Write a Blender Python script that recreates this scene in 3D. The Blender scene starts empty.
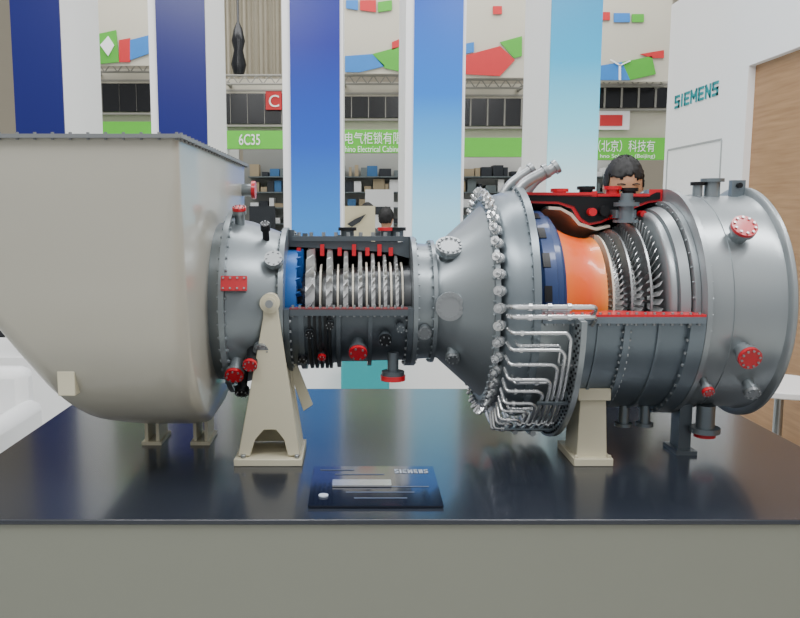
import bpy, bmesh, math, random
from mathutils import Vector, Matrix
random.seed(4)
F=780.0; CU=354.0; CV=309.0; TP=math.atan(96/780.0); CP=math.cos(TP); SP=math.sin(TP); CZ=1.5
YC=2.35; ZC=1.235; TZ=0.80
rad=math.radians
def P(u,v,Y):
    t=(CV-v)/F
    dz=Y*(t*CP-SP)/(CP+t*SP); w=Y*CP-dz*SP
    return Vector(((u-CU)/F*w,Y,CZ+dz))
def proj(p):
    dz=p[2]-CZ; w=p[1]*CP-dz*SP; return (CU+F*p[0]/w, CV-F*(p[1]*SP+dz*CP)/w, w)
def C(x,r,a):
    a=rad(a); return Vector((x,YC-r*math.cos(a),ZC+r*math.sin(a)))
def surf(u,v,R):
    lo,hi=-80.0,85.0
    for _ in range(40):
        m=(lo+hi)/2
        if proj(C(0,R,m))[1]>v: lo=m
        else: hi=m
    w=proj(C(0,R,lo))[2]
    return (u-CU)/F*w, lo
def lin(h):
    h=h.lstrip('#'); o=[]
    for i in (0,2,4):
        c=int(h[i:i+2],16)/255; o.append(c/12.92 if c<=.04045 else ((c+.055)/1.055)**2.4)
    return (*o,1)
# ---------------------------------------------------------------- materials
MATS={}
def mat(name,col,metal=0,rough=.5,var=.06,scale=12,bump=0,coat=0,emit=0,spec=.5):
    if name in MATS: return MATS[name]
    m=bpy.data.materials.new(name); m.use_nodes=True; nt=m.node_tree; b=nt.nodes['Principled BSDF']
    c=lin(col)
    tc=nt.nodes.new('ShaderNodeTexCoord'); n=nt.nodes.new('ShaderNodeTexNoise'); n.inputs['Scale'].default_value=scale; n.inputs['Detail'].default_value=4
    nt.links.new(tc.outputs['Object'],n.inputs['Vector'])
    mx=nt.nodes.new('ShaderNodeMix'); mx.data_type='RGBA'
    mx.inputs[6].default_value=(*[x*(1-var) for x in c[:3]],1); mx.inputs[7].default_value=(*[min(1,x*(1+var)) for x in c[:3]],1)
    nt.links.new(n.outputs['Fac'],mx.inputs[0]); nt.links.new(mx.outputs[2],b.inputs['Base Color'])
    b.inputs['Metallic'].default_value=metal; b.inputs['Roughness'].default_value=rough
    b.inputs['Specular IOR Level'].default_value=spec
    if coat: b.inputs['Coat Weight'].default_value=coat; b.inputs['Coat Roughness'].default_value=.08
    if bump:
        bp=nt.nodes.new('ShaderNodeBump'); bp.inputs['Strength'].default_value=bump; bp.inputs['Distance'].default_value=.002
        n2=nt.nodes.new('ShaderNodeTexNoise'); n2.inputs['Scale'].default_value=scale*12; nt.links.new(tc.outputs['Object'],n2.inputs['Vector'])
        nt.links.new(n2.outputs['Fac'],bp.inputs['Height']); nt.links.new(bp.outputs['Normal'],b.inputs['Normal'])
    if emit:
        nt.links.new(mx.outputs[2],b.inputs['Emission Color']); b.inputs['Emission Strength'].default_value=emit
    MATS[name]=m; return m
def ramp_mat(name,stops,axis=2,rough=.4,metal=0,coat=0,emit=0):
    m=bpy.data.materials.new(name); m.use_nodes=True; nt=m.node_tree; b=nt.nodes['Principled BSDF']
    tc=nt.nodes.new('ShaderNodeTexCoord'); s=nt.nodes.new('ShaderNodeSeparateXYZ'); r=nt.nodes.new('ShaderNodeValToRGB')
    nt.links.new(tc.outputs['Generated'],s.inputs[0]); nt.links.new(s.outputs[axis],r.inputs[0])
    el=r.color_ramp.elements
    el[0].position=stops[0][0]; el[0].color=lin(stops[0][1]); el[1].position=stops[-1][0]; el[1].color=lin(stops[-1][1])
    for p,c in stops[1:-1]:
        e=el.new(p); e.color=lin(c)
    nt.links.new(r.outputs[0],b.inputs['Base Color']); b.inputs['Roughness'].default_value=rough; b.inputs['Metallic'].default_value=metal
    b.inputs['Coat Weight'].default_value=coat
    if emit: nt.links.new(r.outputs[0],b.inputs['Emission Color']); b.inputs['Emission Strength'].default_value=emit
    return m
STEEL=mat('steel','#a4a8aa',.8,.34,.06,8)
DRUM=mat('drum_steel','#5c5e60',.85,.36,.12,14)
BLADE=mat('blade_steel','#d2d4d4',.65,.32,.05,14)
SILVER=mat('silver_paint','#8c9498',.65,.34,.04,3)
EXH=mat('exhaust_silver','#9ca3a6',.6,.33,.03,2)
BRIGHT=mat('bright_steel','#d8dadb',.85,.24,.05,20)
DARK=mat('dark_casing','#60686e',.65,.36,.1,6)
MID=mat('mid_casing','#7c868c',.65,.34,.05,4)
LOWER=mat('blue_grey_casing','#7b868e',.6,.34,.05,4)
BLACK=mat('black_iron','#15171a',.3,.4,.15,10)
RED=mat('red_paint','#c41022',.0,.35,.1,15,coat=.4)
HOOD=mat('hood_paint','#b2afa2',.05,.32,.03,2,coat=.4)
HOODRIM=mat('hood_rim','#7d8082',.3,.5)
BEIGE=mat('stand_cream','#d0cab1',0,.45,.06,6)
NAVY=mat('navy_paint','#1b3768',.2,.38,.12,20,coat=.3)
BLUE=mat('compressor_blue','#1d5fa8',.2,.4)
CREAM=mat('stator_cream','#d3cdbd',.25,.4)
WHITE=mat('white_panel','#f4f5f5',0,.5,.015,3)
GREEN=mat('sign_green','#5fc43a',0,.5,.04)
# ---------------------------------------------------------------- mesh builder
class MB:
    def __init__(s): s.v=[]; s.f=[]; s.m=[]
    def add(s,vs,fs,m=0):
        o=len(s.v); s.v+= [Vector(p) for p in vs]
        for f in fs: s.f.append([i+o for i in f]); s.m.append(m)
        return s
    def box(s,x0,x1,y0,y1,z0,z1,m=0):
        return s.add([(x0,y0,z0),(x1,y0,z0),(x1,y1,z0),(x0,y1,z0),(x0,y0,z1),(x1,y0,z1),(x1,y1,z1),(x0,y1,z1)],
          [(0,3,2,1),(4,5,6,7),(0,1,5,4),(1,2,6,5),(2,3,7,6),(3,0,4,7)],m)
    def cyl(s,p0,p1,r0,r1=None,seg=16,m=0):
        if r1 is None: r1=r0
        p0=Vector(p0);p1=Vector(p1); d=(p1-p0).normalized(); a=d.orthogonal().normalized(); b=d.cross(a)
        vs=[];
        for p,r in ((p0,r0),(p1,r1)):
            for i in range(seg):
                t=2*math.pi*i/seg; vs.append(p+a*(r*math.cos(t))+b*(r*math.sin(t)))
        fs=[(i,(i+1)%seg,seg+(i+1)%seg,seg+i) for i in range(seg)]+[tuple(range(seg-1,-1,-1)),tuple(range(seg,2*seg))]
        return s.add(vs,fs,m)
    def tube(s,pts,r,seg=8,m=0):
        pts=[Vector(p) for p in pts]; n=len(pts); vs=[]; a=None
        for i,p in enumerate(pts):
            d=(pts[min(i+1,n-1)]-pts[max(i-1,0)]).normalized()
            if a is None: a=d.orthogonal().normalized()
            else: a=(a-d*a.dot(d)).normalized()
            b=d.cross(a); rr=r[i] if isinstance(r,(list,tuple)) else r
            for k in range(seg):
                t=2*math.pi*k/seg; vs.append(p+a*(rr*math.cos(t))+b*(rr*math.sin(t)))
        fs=[]
        for i in range(n-1):
            for k in range(seg): fs.append((i*seg+k,i*seg+(k+1)%seg,(i+1)*seg+(k+1)%seg,(i+1)*seg+k))
        fs+= [tuple(range(seg-1,-1,-1)),tuple(range((n-1)*seg,n*seg))]
        return s.add(vs,fs,m)
    def ball(s,c,r,m=0,nu=16,nv=10,sc=(1,1,1)):
        c=Vector(c); vs=[c+Vector((0,0,r*sc[2]))]
        for j in range(1,nv):
            p=math.pi*j/nv
            for i in range(nu):
                t=2*math.pi*i/nu; vs.append(c+Vector((r*sc[0]*math.sin(p)*math.cos(t),r*sc[1]*math.sin(p)*math.sin(t),r*sc[2]*math.cos(p))))
        vs.append(c-Vector((0,0,r*sc[2]))); L=len(vs)-1; fs=[]
        for i in range(nu): fs.append((0,1+i,1+(i+1)%nu)); fs.append((L,1+(nv-2)*nu+(i+1)%nu,1+(nv-2)*nu+i))
        for j in range(nv-2):
            for i in range(nu):
                a=1+j*nu+i; b=1+j*nu+(i+1)%nu; fs.append((a,a+nu,b+nu,b))
        return s.add(vs,fs,m)
    def rev(s,poly,a0=0,a1=360,seg=96,m=0,capm=None):
        full=abs(a1-a0)>=360; n=len(poly); k=seg if full else seg+1; vs=[]
        for i in range(k):
            a=a0+(a1-a0)*i/seg
            for x,r in poly: vs.append(C(x,r,a))
        fs=[]
        for i in range(seg):
            j=(i+1)%k
            for q in range(n): fs.append((i*n+q,i*n+(q+1)%n,j*n+(q+1)%n,j*n+q))
        s.add(vs,fs,m)
        if not full:
            for i in (0,seg):
                s.add([vs[i*n+q] for q in range(n)],[tuple(range(n))],m if capm is None else capm)
        return s
    def ring(s,x0,x1,r0,r1,a0=0,a1=360,m=0,capm=None,seg=96):
        return s.rev([(x0,r0),(x1,r0),(x1,r1),(x0,r1)],a0,a1,seg,m,capm)
    def bolts(s,x,r,n,size=.005,h=.006,a0=0,a1=360,m=0,d=-1):
        full=abs(a1-a0)>=360
        for i in range(n):
            a=a0+(a1-a0)*(i/n if full else (i+.5)/n)
            s.cyl(C(x,r,a),C(x+d*h,r,a),size,seg=6,m=m)
        return s
    def prism(s,pts,vec,m=0):
        n=len(pts); vec=Vector(vec); a=[Vector(p) for p in pts]
        return s.add(a+[p+vec for p in a],[tuple(range(n-1,-1,-1)),tuple(range(n,2*n))]+[(i,(i+1)%n,n+(i+1)%n,n+i) for i in range(n)],m)
WL={}
def tag(o,label=None,cat=None,group=None,kind=None):
    if label: o['label']=label
    if cat: o['category']=cat
    if group: o['group']=group
    if kind: o['kind']=kind
def link(o): bpy.context.scene.collection.objects.link(o)
def empty(name,loc,label,cat,group=None):
    o=bpy.data.objects.new(name,None); o.location=loc; o.empty_display_size=.1; link(o); WL[o.name]=Vector(loc); tag(o,label,cat,group); return o
def obj(mb,name,mats,parent=None,label=None,cat=None,group=None,kind=None,sharp=38,bevel=0):
    if not isinstance(mats,(list,tuple)): mats=[mats]
    xs=[p.x for p in mb.v]; ys=[p.y for p in mb.v]; zs=[p.z for p in mb.v]
    c=Vector(((min(xs)+max(xs))/2,(min(ys)+max(ys))/2,min(zs)))
    me=bpy.data.meshes.new(name); me.from_pydata([p-c for p in mb.v],[],mb.f)
    for mm in mats: me.materials.append(mm)
    me.polygons.foreach_set('material_index',mb.m)
    bm=bmesh.new(); bm.from_mesh(me); bmesh.ops.recalc_face_normals(bm,faces=bm.faces); bm.to_mesh(me); bm.free()
    me.polygons.foreach_set('use_smooth',[True]*len(me.polygons))
    me.set_sharp_from_angle(angle=rad(sharp)); me.update()
    o=bpy.data.objects.new(name,me); o.location=c; link(o); WL[o.name]=c
    if parent is not None:
        o.parent=parent; o.matrix_parent_inverse=Matrix.Translation(-WL[parent.name])
    if bevel:
        b=o.modifiers.new('bevel','BEVEL'); b.width=bevel; b.segments=2; b.limit_method='ANGLE'
    tag(o,label,cat,group,kind); return o
def text(body,o0,xd,yd,width,height,m,name,parent=None,label=None,cat=None,ext=.002,bold=0):
    cu=bpy.data.curves.new(name,'FONT'); cu.body=body; cu.size=1; cu.extrude=0; cu.offset=bold; cu.resolution_u=6; t=bpy.data.objects.new(name+'_src',cu); link(t)
    bpy.context.view_layer.update(); dg=bpy.context.evaluated_depsgraph_get(); me=bpy.data.meshes.new_from_object(t.evaluated_get(dg))
    bpy.data.objects.remove(t,do_unlink=True)
    if len(me.vertices)==0: return None
    xs=[v.co.x for v in me.vertices]; ys=[v.co.y for v in me.vertices]
    sx=width/(max(xs)-min(xs)); sy=height/(max(ys)-min(ys)); x0=min(xs); y0=min(ys)
    mb=MB(); xd=Vector(xd);yd=Vector(yd); nn=xd.cross(yd); o0=Vector(o0)
    vs=[o0+xd*((v.co.x-x0)*sx)+yd*((v.co.y-y0)*sy)+nn*ext for v in me.vertices]
    mb.add(vs,[tuple(p.vertices) for p in me.polygons])
    return obj(mb,name,m,parent,label,cat)
SEGS={'S':[((0,0),(1,0)),((1,0),(1,.5)),((1,.5),(0,.5)),((0,.5),(0,1)),((0,1),(1,1))],'I':[((.5,0),(.5,1))],
 'E':[((0,0),(0,1)),((0,0),(1,0)),((0,.5),(.85,.5)),((0,1),(1,1))],'M':[((0,0),(0,1)),((0,1),(.5,.35)),((.5,.35),(1,1)),((1,1),(1,0))],
 'N':[((0,0),(0,1)),((0,1),(1,0)),((1,0),(1,1))]}
def blocktext(word,o0,xd,yd,width,height,m,name,parent=None,label=None,cat=None,th=.16,depth=.006):
    xd=Vector(xd);yd=Vector(yd);nn=xd.cross(yd);o0=Vector(o0); adv={'I':.45,'M':1.25}
    tot=sum(adv.get(c,1) for c in word)+.28*(len(word)-1); k=width/tot; T_=height*th; mb=MB(); x=0
    for ch in word:
        a=adv.get(ch,1)
        for (p,q) in SEGS[ch]:
            A=Vector((x*k+p[0]*(a*k-T_)+T_/2, p[1]*(height-T_)+T_/2)); B=Vector((x*k+q[0]*(a*k-T_)+T_/2, q[1]*(height-T_)+T_/2))
            d=(B-A).normalized(); n_=Vector((-d.y,d.x))*T_/2; A2=A-d*T_/2; B2=B+d*T_/2
            mb.prism([o0+xd*c.x+yd*c.y for c in (A2-n_,B2-n_,B2+n_,A2+n_)],nn*depth)
        x+=a+.28
    return obj(mb,name,m,parent,label,cat)
# ================================================================ SETTING
floor=MB().box(-10,10,-2,15,-.05,0); obj(floor,'floor',mat('floor_grey','#b9bab6',0,.35,.05,2),kind='structure')
obj(MB().box(-10,10,14,14.1,0,8),'wall_back',mat('hall_wall','#a59d8c',0,.8,.05,1),kind='structure')
XW=2.2
wr=MB().box(XW,XW+.5,4.48,5.62,0,2.93); wr.box(XW,XW+.5,1.0,4.48,2.315,2.93); 
obj(wr,'wall_right',WHITE,kind='structure')
wood=bpy.data.materials.new('oak_panel'); wood.use_nodes=True; nt=wood.node_tree; b=nt.nodes['Principled BSDF']
tc=nt.nodes.new('ShaderNodeTexCoord'); mp=nt.nodes.new('ShaderNodeMapping'); mp.inputs['Scale'].default_value=(1,.8,14)
nz=nt.nodes.new('ShaderNodeTexNoise'); nz.inputs['Scale'].default_value=4; nz.inputs['Detail'].default_value=6
cr=nt.nodes.new('ShaderNodeValToRGB'); cr.color_ramp.elements[0].position=.3; cr.color_ramp.elements[0].color=lin('#97714c'); cr.color_ramp.elements[1].position=.72; cr.color_ramp.elements[1].color=lin('#b08a62')
nt.links.new(tc.outputs['Object'],mp.inputs[0]); nt.links.new(mp.outputs[0],nz.inputs['Vector']); nt.links.new(nz.outputs['Fac'],cr.inputs[0]); nt.links.new(cr.outputs[0],b.inputs['Base Color']); b.inputs['Roughness'].default_value=.5
obj(MB().box(XW+.04,XW+.5,1.0,4.48,0,2.315),'trim_1',wood,kind='structure')
TEAL=mat('teal_letters','#0f8e96',0,.4)
def onwall(u,v,X=XW):
    q=P(u,v,1.0)-Vector((0,0,CZ)); k=X/q.x; return Vector((X,k,CZ+q.z*k))
a=onwall(675,109); b2=onwall(718,100)
blocktext('SIEMENS',(XW,a.y,a.z),(0,-1,0),(0,0,1),a.y-b2.y,.086,TEAL,'wall_lettering',None,'teal capital letters mounted on the white booth wall','sign',th=.19)
LINE=mat('joint_grey','#9fa3a3',0,.6)
d=MB(); A=onwall(668,151); B=onwall(722,141); zt=A.z
d.box(XW-.004,XW+.01,B.y,A.y,zt,zt+.012); d.box(XW-.004,XW+.01,B.y-.006,B.y+.006,0,zt); d.box(XW-.004,XW+.01,A.y-.006,A.y+.006,0,zt)
obj(d,'door_1',LINE,kind='structure')
# ---------------------------------------------------------------- columns
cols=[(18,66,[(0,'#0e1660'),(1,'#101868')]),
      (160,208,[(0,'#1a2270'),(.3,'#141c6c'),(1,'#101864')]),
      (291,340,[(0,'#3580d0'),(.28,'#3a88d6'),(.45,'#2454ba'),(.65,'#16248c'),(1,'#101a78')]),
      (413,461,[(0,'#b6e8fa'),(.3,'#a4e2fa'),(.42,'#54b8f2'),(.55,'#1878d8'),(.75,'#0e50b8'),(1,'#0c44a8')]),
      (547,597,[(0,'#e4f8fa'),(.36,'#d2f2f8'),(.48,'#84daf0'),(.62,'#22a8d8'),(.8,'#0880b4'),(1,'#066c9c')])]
labs=['tall white exhibition column with deep blue front panel beside the pale intake hood','tall white exhibition column with deep blue front panel rising behind the intake hood',
 'tall white column with royal blue gradient front panel behind the compressor','tall white column with azure gradient front panel behind the diffuser cone','tall white column with pale cyan gradient front panel behind the combustor']
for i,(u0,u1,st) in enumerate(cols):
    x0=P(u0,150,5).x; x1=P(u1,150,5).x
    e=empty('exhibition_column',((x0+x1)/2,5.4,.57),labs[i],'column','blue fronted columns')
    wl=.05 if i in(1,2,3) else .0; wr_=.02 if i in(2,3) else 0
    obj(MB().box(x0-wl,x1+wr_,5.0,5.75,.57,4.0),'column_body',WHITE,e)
    obj(MB().box(x0,x1,4.985,5.0,.57,3.6),'front_panel',ramp_mat('col_print_%d'%i,st,2,.3,emit=.15),e,'blue printed panel with added glow')  # slight emission added to brighten the print; no lamp behind the panel
obj(MB().box(-3.4,2.19,4.97,5.8,0,.57),'low_plinth',WHITE,None,'long low white plinth carrying the row of columns','plinth')
q0=P(341,356,4.8);q1=P(389,400,4.8)
obj(MB().box(q0.x,q1.x,4.75,4.85,0,q0.z),'storage_box',mat('teal_box','#2f9fa6',0,.5),None,'teal box standing against the white plinth','box',bevel=.01)
# ---------------------------------------------------------------- far hall
YB=9.0
def panel(u0,v0,u1,v1,Y,th=.04):
    a=P(u0,v0,Y); b=P(u1,v1,Y); return (a.x,b.x,Y-th,Y,b.z,a.z)
INK=mat('ink_dark','#33363a',0,.6); PRED=mat('print_red','#c82c30',0,.5); PGRN=mat('print_green','#4faa34',0,.5); PBLU=mat('print_blue','#2c7cc8',0,.5)
BAN=mat('banner_cloth','#c4bfae',0,.7,.03,2); GREY=mat('hall_grey','#8c8a82',0,.6); SCREEN=mat('screen_black','#0e1014',0,.25)
def poly(mb,pts,Y,m): mb.prism([P(u,v,Y) for u,v in pts],(0,.012,0),m)
def banner(u0,u1,v1,shapes,label):
    e=empty('hanging_banner',P((u0+u1)/2,v1,8.6),label,'banner','hanging graphic banners')
    cl=obj(MB().box(*panel(u0,-60,u1,v1,8.6,.02)),'banner_cloth',BAN,e)
    PM=[PRED,PGRN,PBLU,WHITE]; nm=['red_print','green_print','blue_print','white_print']
    for pts,m in shapes:
        mb=MB(); poly(mb,pts,8.56 if m<3 else 8.545,0); obj(mb,nm[m],PM[m],e)
banner(88,160,66,[([(97,34),(116,30),(119,62),(97,64)],1),([(119,40),(130,38),(130,62),(119,62)],0),([(130,40),(153,34),(153,52),(130,60)],2),([(100,45),(108,36),(114,45),(108,56)],3)],'pale hanging banner with green, red and blue ribbons')
banner(334,410,74,[([(346,0),(358,0),(358,10),(346,8)],2),([(360,0),(376,0),(376,12),(360,10)],0),([(378,2),(392,0),(392,10),(378,12)],1),([(345,56),(372,54),(385,66),(360,72),(345,72)],2),([(372,54),(402,46),(402,72),(385,68)],1),([(392,42),(402,38),(402,46),(392,50)],0)],'pale hanging banner with blue and green ribbons')
banner(458,530,78,[([(463,56),(500,46),(515,60),(500,76),(463,74)],0),([(500,42),(522,36),(522,56),(514,58)],1),([(493,6),(502,6),(502,14),(493,14)],0),([(463,44),(474,42),(474,52),(463,54)],2)],'pale hanging banner with a red arrow ribbon')
banner(590,668,82,[([(597,12),(610,12),(610,20),(597,20)],0),([(614,13),(630,13),(630,22),(614,22)],2),([(632,14),(644,14),(644,22),(632,22)],1),([(597,66),(622,62),(630,80),(597,80)],2),([(622,62),(652,56),(656,74),(630,80)],1),([(640,54),(664,50),(664,58),(652,58)],0),([(619,66),(621,66),(621,80),(619,80)],3),([(620,66),(610,60),(611,59),(621,65)],3),([(620,66),(631,61),(630,60),(619,65)],3)],'pale hanging banner with ribbons and a small white wind turbine')
cb=MB(); a=P(222,-60,10.5); b_=P(290,92,10.5); n=40
vs=[];
for i in range(n+1):
    x=a.x+(b_.x-a.x)*i/n; y=10.5+.03*math.sin(i*1.9); vs+= [(x,y,b_.z),(x,y,a.z)]
cb.add(vs,[(2*i,2*i+2,2*i+3,2*i+1) for i in range(n)])
obj(cb,'pleated_curtain',mat('curtain_grey','#a9a290',0,.8),None,'tall grey-beige pleated curtain in the hall','curtain')
sp=MB(); c0=P(238,22,8.8)
sp.tube([c0+Vector((0,0,.9)),c0,c0-Vector((0,0,.08)),c0-Vector((0,0,.2)),c0-Vector((0,0,.3)),c0-Vector((0,0,.45)),c0-Vector((0,0,.55)),c0-Vector((0,0,.58))],[.012,.015,.05,.075,.05,.085,.06,.02],14)
obj(sp,'hanging_loudspeaker',SCREEN,None,'slim black speaker hanging before a grey curtain','loudspeaker')
for u0,u1,v in ((92,156,72),(226,288,84),(343,404,84),(463,524,88),(592,664,86)):
    mb=MB(); A=P(u0,v,8.75);B=P(u1,v,8.75); h=.09
    for dz in (0,h): mb.cyl(A+Vector((0,0,dz)),B+Vector((0,0,dz)),.012,seg=6)
    for i in range(10):
        p=A.lerp(B,i/10); q=A.lerp(B,(i+1)/10); mb.cyl(p+Vector((0,0,h*(i%2))),q+Vector((0,0,h*((i+1)%2))),.007,seg=6)
    mb.box(A.x,A.x+.03,8.75,9.0,A.z,A.z+.03); mb.box(B.x-.03,B.x,8.75,9.0,A.z,A.z+.03)
    obj(mb,'truss_beam',GREY,None,'thin grey lattice beam above an exhibition booth','truss',group='lattice beams')
def booth(u0,u1,sv0,sv1,bandv0,bandv1,label,bandmat=SCREEN,seed=1,rear='#c9cbc6'):
    mid=P((u0+u1)/2,300,YB)
    e=empty('exhibition_booth',(mid.x,YB+.5,0),label,'booth','hall booths')
    a=P(u0,bandv0-6,YB); b=P(u1,sv1,YB)
    obj(MB().box(a.x,b.x,YB,YB+.08,b.z,a.z+.1),'fascia_wall',BAN,e)
    obj(MB().box(*panel(u0,bandv0,u1,bandv1,YB-.01)),'dark_screen_band',bandmat,e)
    for k in range(int((u1-u0)/17)):
        uu=u0+17*k+8; obj(MB().box(*panel(uu,bandv0,uu+1,bandv1,YB-.055,.01)),'band_mullion',GREY,e)
    obj(MB().box(*panel(u0,bandv1+1,u1,bandv1+3,YB-.03)),'rail',GREY,e)
    obj(MB().box(*panel(u0,bandv0-4,u1,bandv0-2.5,YB-.03)),'rail',GREY,e)
    obj(MB().box(*panel(u0,sv0,u1,sv1,YB-.05)),'green_header',GREEN,e)
    obj(MB().box(a.x,b.x,YB+1.6,YB+1.68,0,b.z+.2),'rear_panel',mat('booth_rear%d'%seed,rear,0,.5,.05,2),e)
    for x in (a.x,b.x-.06): obj(MB().box(x,x+.06,YB-.02,YB+.05,0,b.z+.3),'post',WHITE,e)
    rr=random.Random(seed); PK=[WHITE,mat('pack_blue','#3d6f9f'),mat('pack_grey','#6c7678'),mat('pack_dark','#2c3138'),PRED,PGRN,mat('pack_tan','#a8987c')]
    sh=MB()
    for zz in (.9,1.13,1.35,1.56,1.76,1.96):
        sh.box(a.x+.1,b.x-.1,YB+1.3,YB+1.6,zz,zz+.015,2)
        x=a.x+.12
        while x<b.x-.2:
            w=rr.uniform(.03,.16); sh.box(x,x+w,YB+1.35,YB+1.55,zz+.015,zz+.015+rr.uniform(.05,.17),rr.choice([0,1,2,3,2,6,3,6,0])); x+=w+rr.uniform(.004,.05)
    s=obj(sh,'stocked_shelf',PK,e); s['kind']='stuff'
    x=a.x+.15
    while x<b.x-.5:
        w=rr.uniform(.25,.4); z0=rr.uniform(1.1,1.3); pm=rr.choice([1,2,3,6,5,0]); obj(MB().box(x,x+w,YB+1.0,YB+1.03,z0,z0+rr.uniform(.4,.6)),'display_board',PK[pm],e); obj(MB().cyl((x+w/2,YB+1.04,0),(x+w/2,YB+1.04,z0+.1),.02,seg=8),'board_post',GREY,e)
        obj(MB().box(x+.04,x+w-.04,YB+.985,YB+1.0,z0+.2,z0+.3),'board_picture',PK[rr.choice([0,1,3])],e); x+=w+rr.uniform(.3,.7)
    obj(MB().box(a.x+.2,b.x-.2,YB+.1,YB+.5,0,.95),'counter',WHITE,e)
    return e
b1=booth(60,218,122,136,84,112,'booth with green header and black screen band',seed=5)
b2_=booth(222,290,131,149,94,124,'booth with green header reading 6C35',seed=6,rear='#8f918c')
b3=booth(292,425,130,153,97,118,'booth with green header in white Chinese lettering',seed=7,rear='#b4b6b0')
b4=booth(428,555,138,157,99,126,'booth with plain green header and black screen',seed=8,rear='#dcdcd8')
b5=booth(562,690,138,160,88,108,'booth with green header in white Chinese lettering beside white wall',seed=9)
TW=mat('sign_white','#f8faf4',0,.5)
def ftext(s,u0,v0,u1,v1,par,Y=YB-.1,m=TW,name='header_lettering',cat=None,label=None,bold=.0):
    a=P(u0,v1,Y); b=P(u1,v0,Y); return text(s,a,(1,0,0),(0,0,1),b.x-a.x,b.z-a.z,m,name,par,label,cat,bold=bold)
ftext('6C35',239,134,260,145,b2_,bold=.01)
ftext('电气柜锁有限',345,132,402,144,b3)
ftext('hino Electrical Cabinet',345,146,402,152,b3)
ftext('（北京）科技有',598,140,655,152,b5)
ftext('hno Solution (Beijing)',600,154,655,159,b5)
obj(MB().box(*panel(597,110,628,130,8.99)),'notice_board',WHITE,b5,'white board with a red block'); obj(MB().box(*panel(600,115,622,126,8.95,.01)),'red_block',PRED,b5)
obj(MB().box(*panel(266,92,282,110,8.93)),'logo_board',PRED,b2_,'small red board with white letter'); ftext('C',269,95,279,107,b2_,8.88,name='board_letter')
e=empty('easel_poster',(P(358,240,7.0).x,7.05,0),'cream poster board with dark sketch standing in booth','poster')
obj(MB().box(*panel(342,206,375,242,7.0,.03)),'board',mat('poster_cream','#d9cfae',0,.6),e)
mb=MB(); mb.prism([P(u,v,6.95) for u,v in ((347,224),(355,219),(366,214),(360,222),(352,227))],(0,.01,0)); obj(mb,'printed_sketch',INK,e)
ab=P(342,242,7);bb=P(375,242,7)
for x in (ab.x+.03,bb.x-.03): obj(MB().cyl((x,7.0,ab.z+.05),(x,7.1,0),.012,seg=8),'easel_leg',GREY,e)
tr=MB(); A=P(522,168,7.6); B=P(470,260,7.6)
for o in ((0,0,0),(.16,0,.05),(.08,.12,.03)): tr.cyl(A+Vector(o),B+Vector(o),.022,seg=8)
for i in range(9):
    p=A.lerp(B,i/9); q=A.lerp(B,(i+.5)/9)+Vector((.16,0,.05)); r=A.lerp(B,(i+1)/9); tr.cyl(p,q,.01,seg=6); tr.cyl(q,r,.01,seg=6)
tr.cyl(B,Vector((B.x,B.y,0)),.025,seg=8); tr.cyl(A,Vector((A.x,A.y,0)),.025,seg=8)
obj(tr,'white_truss',WHITE,None,'white lattice truss leaning in the hall aisle','truss')
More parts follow.
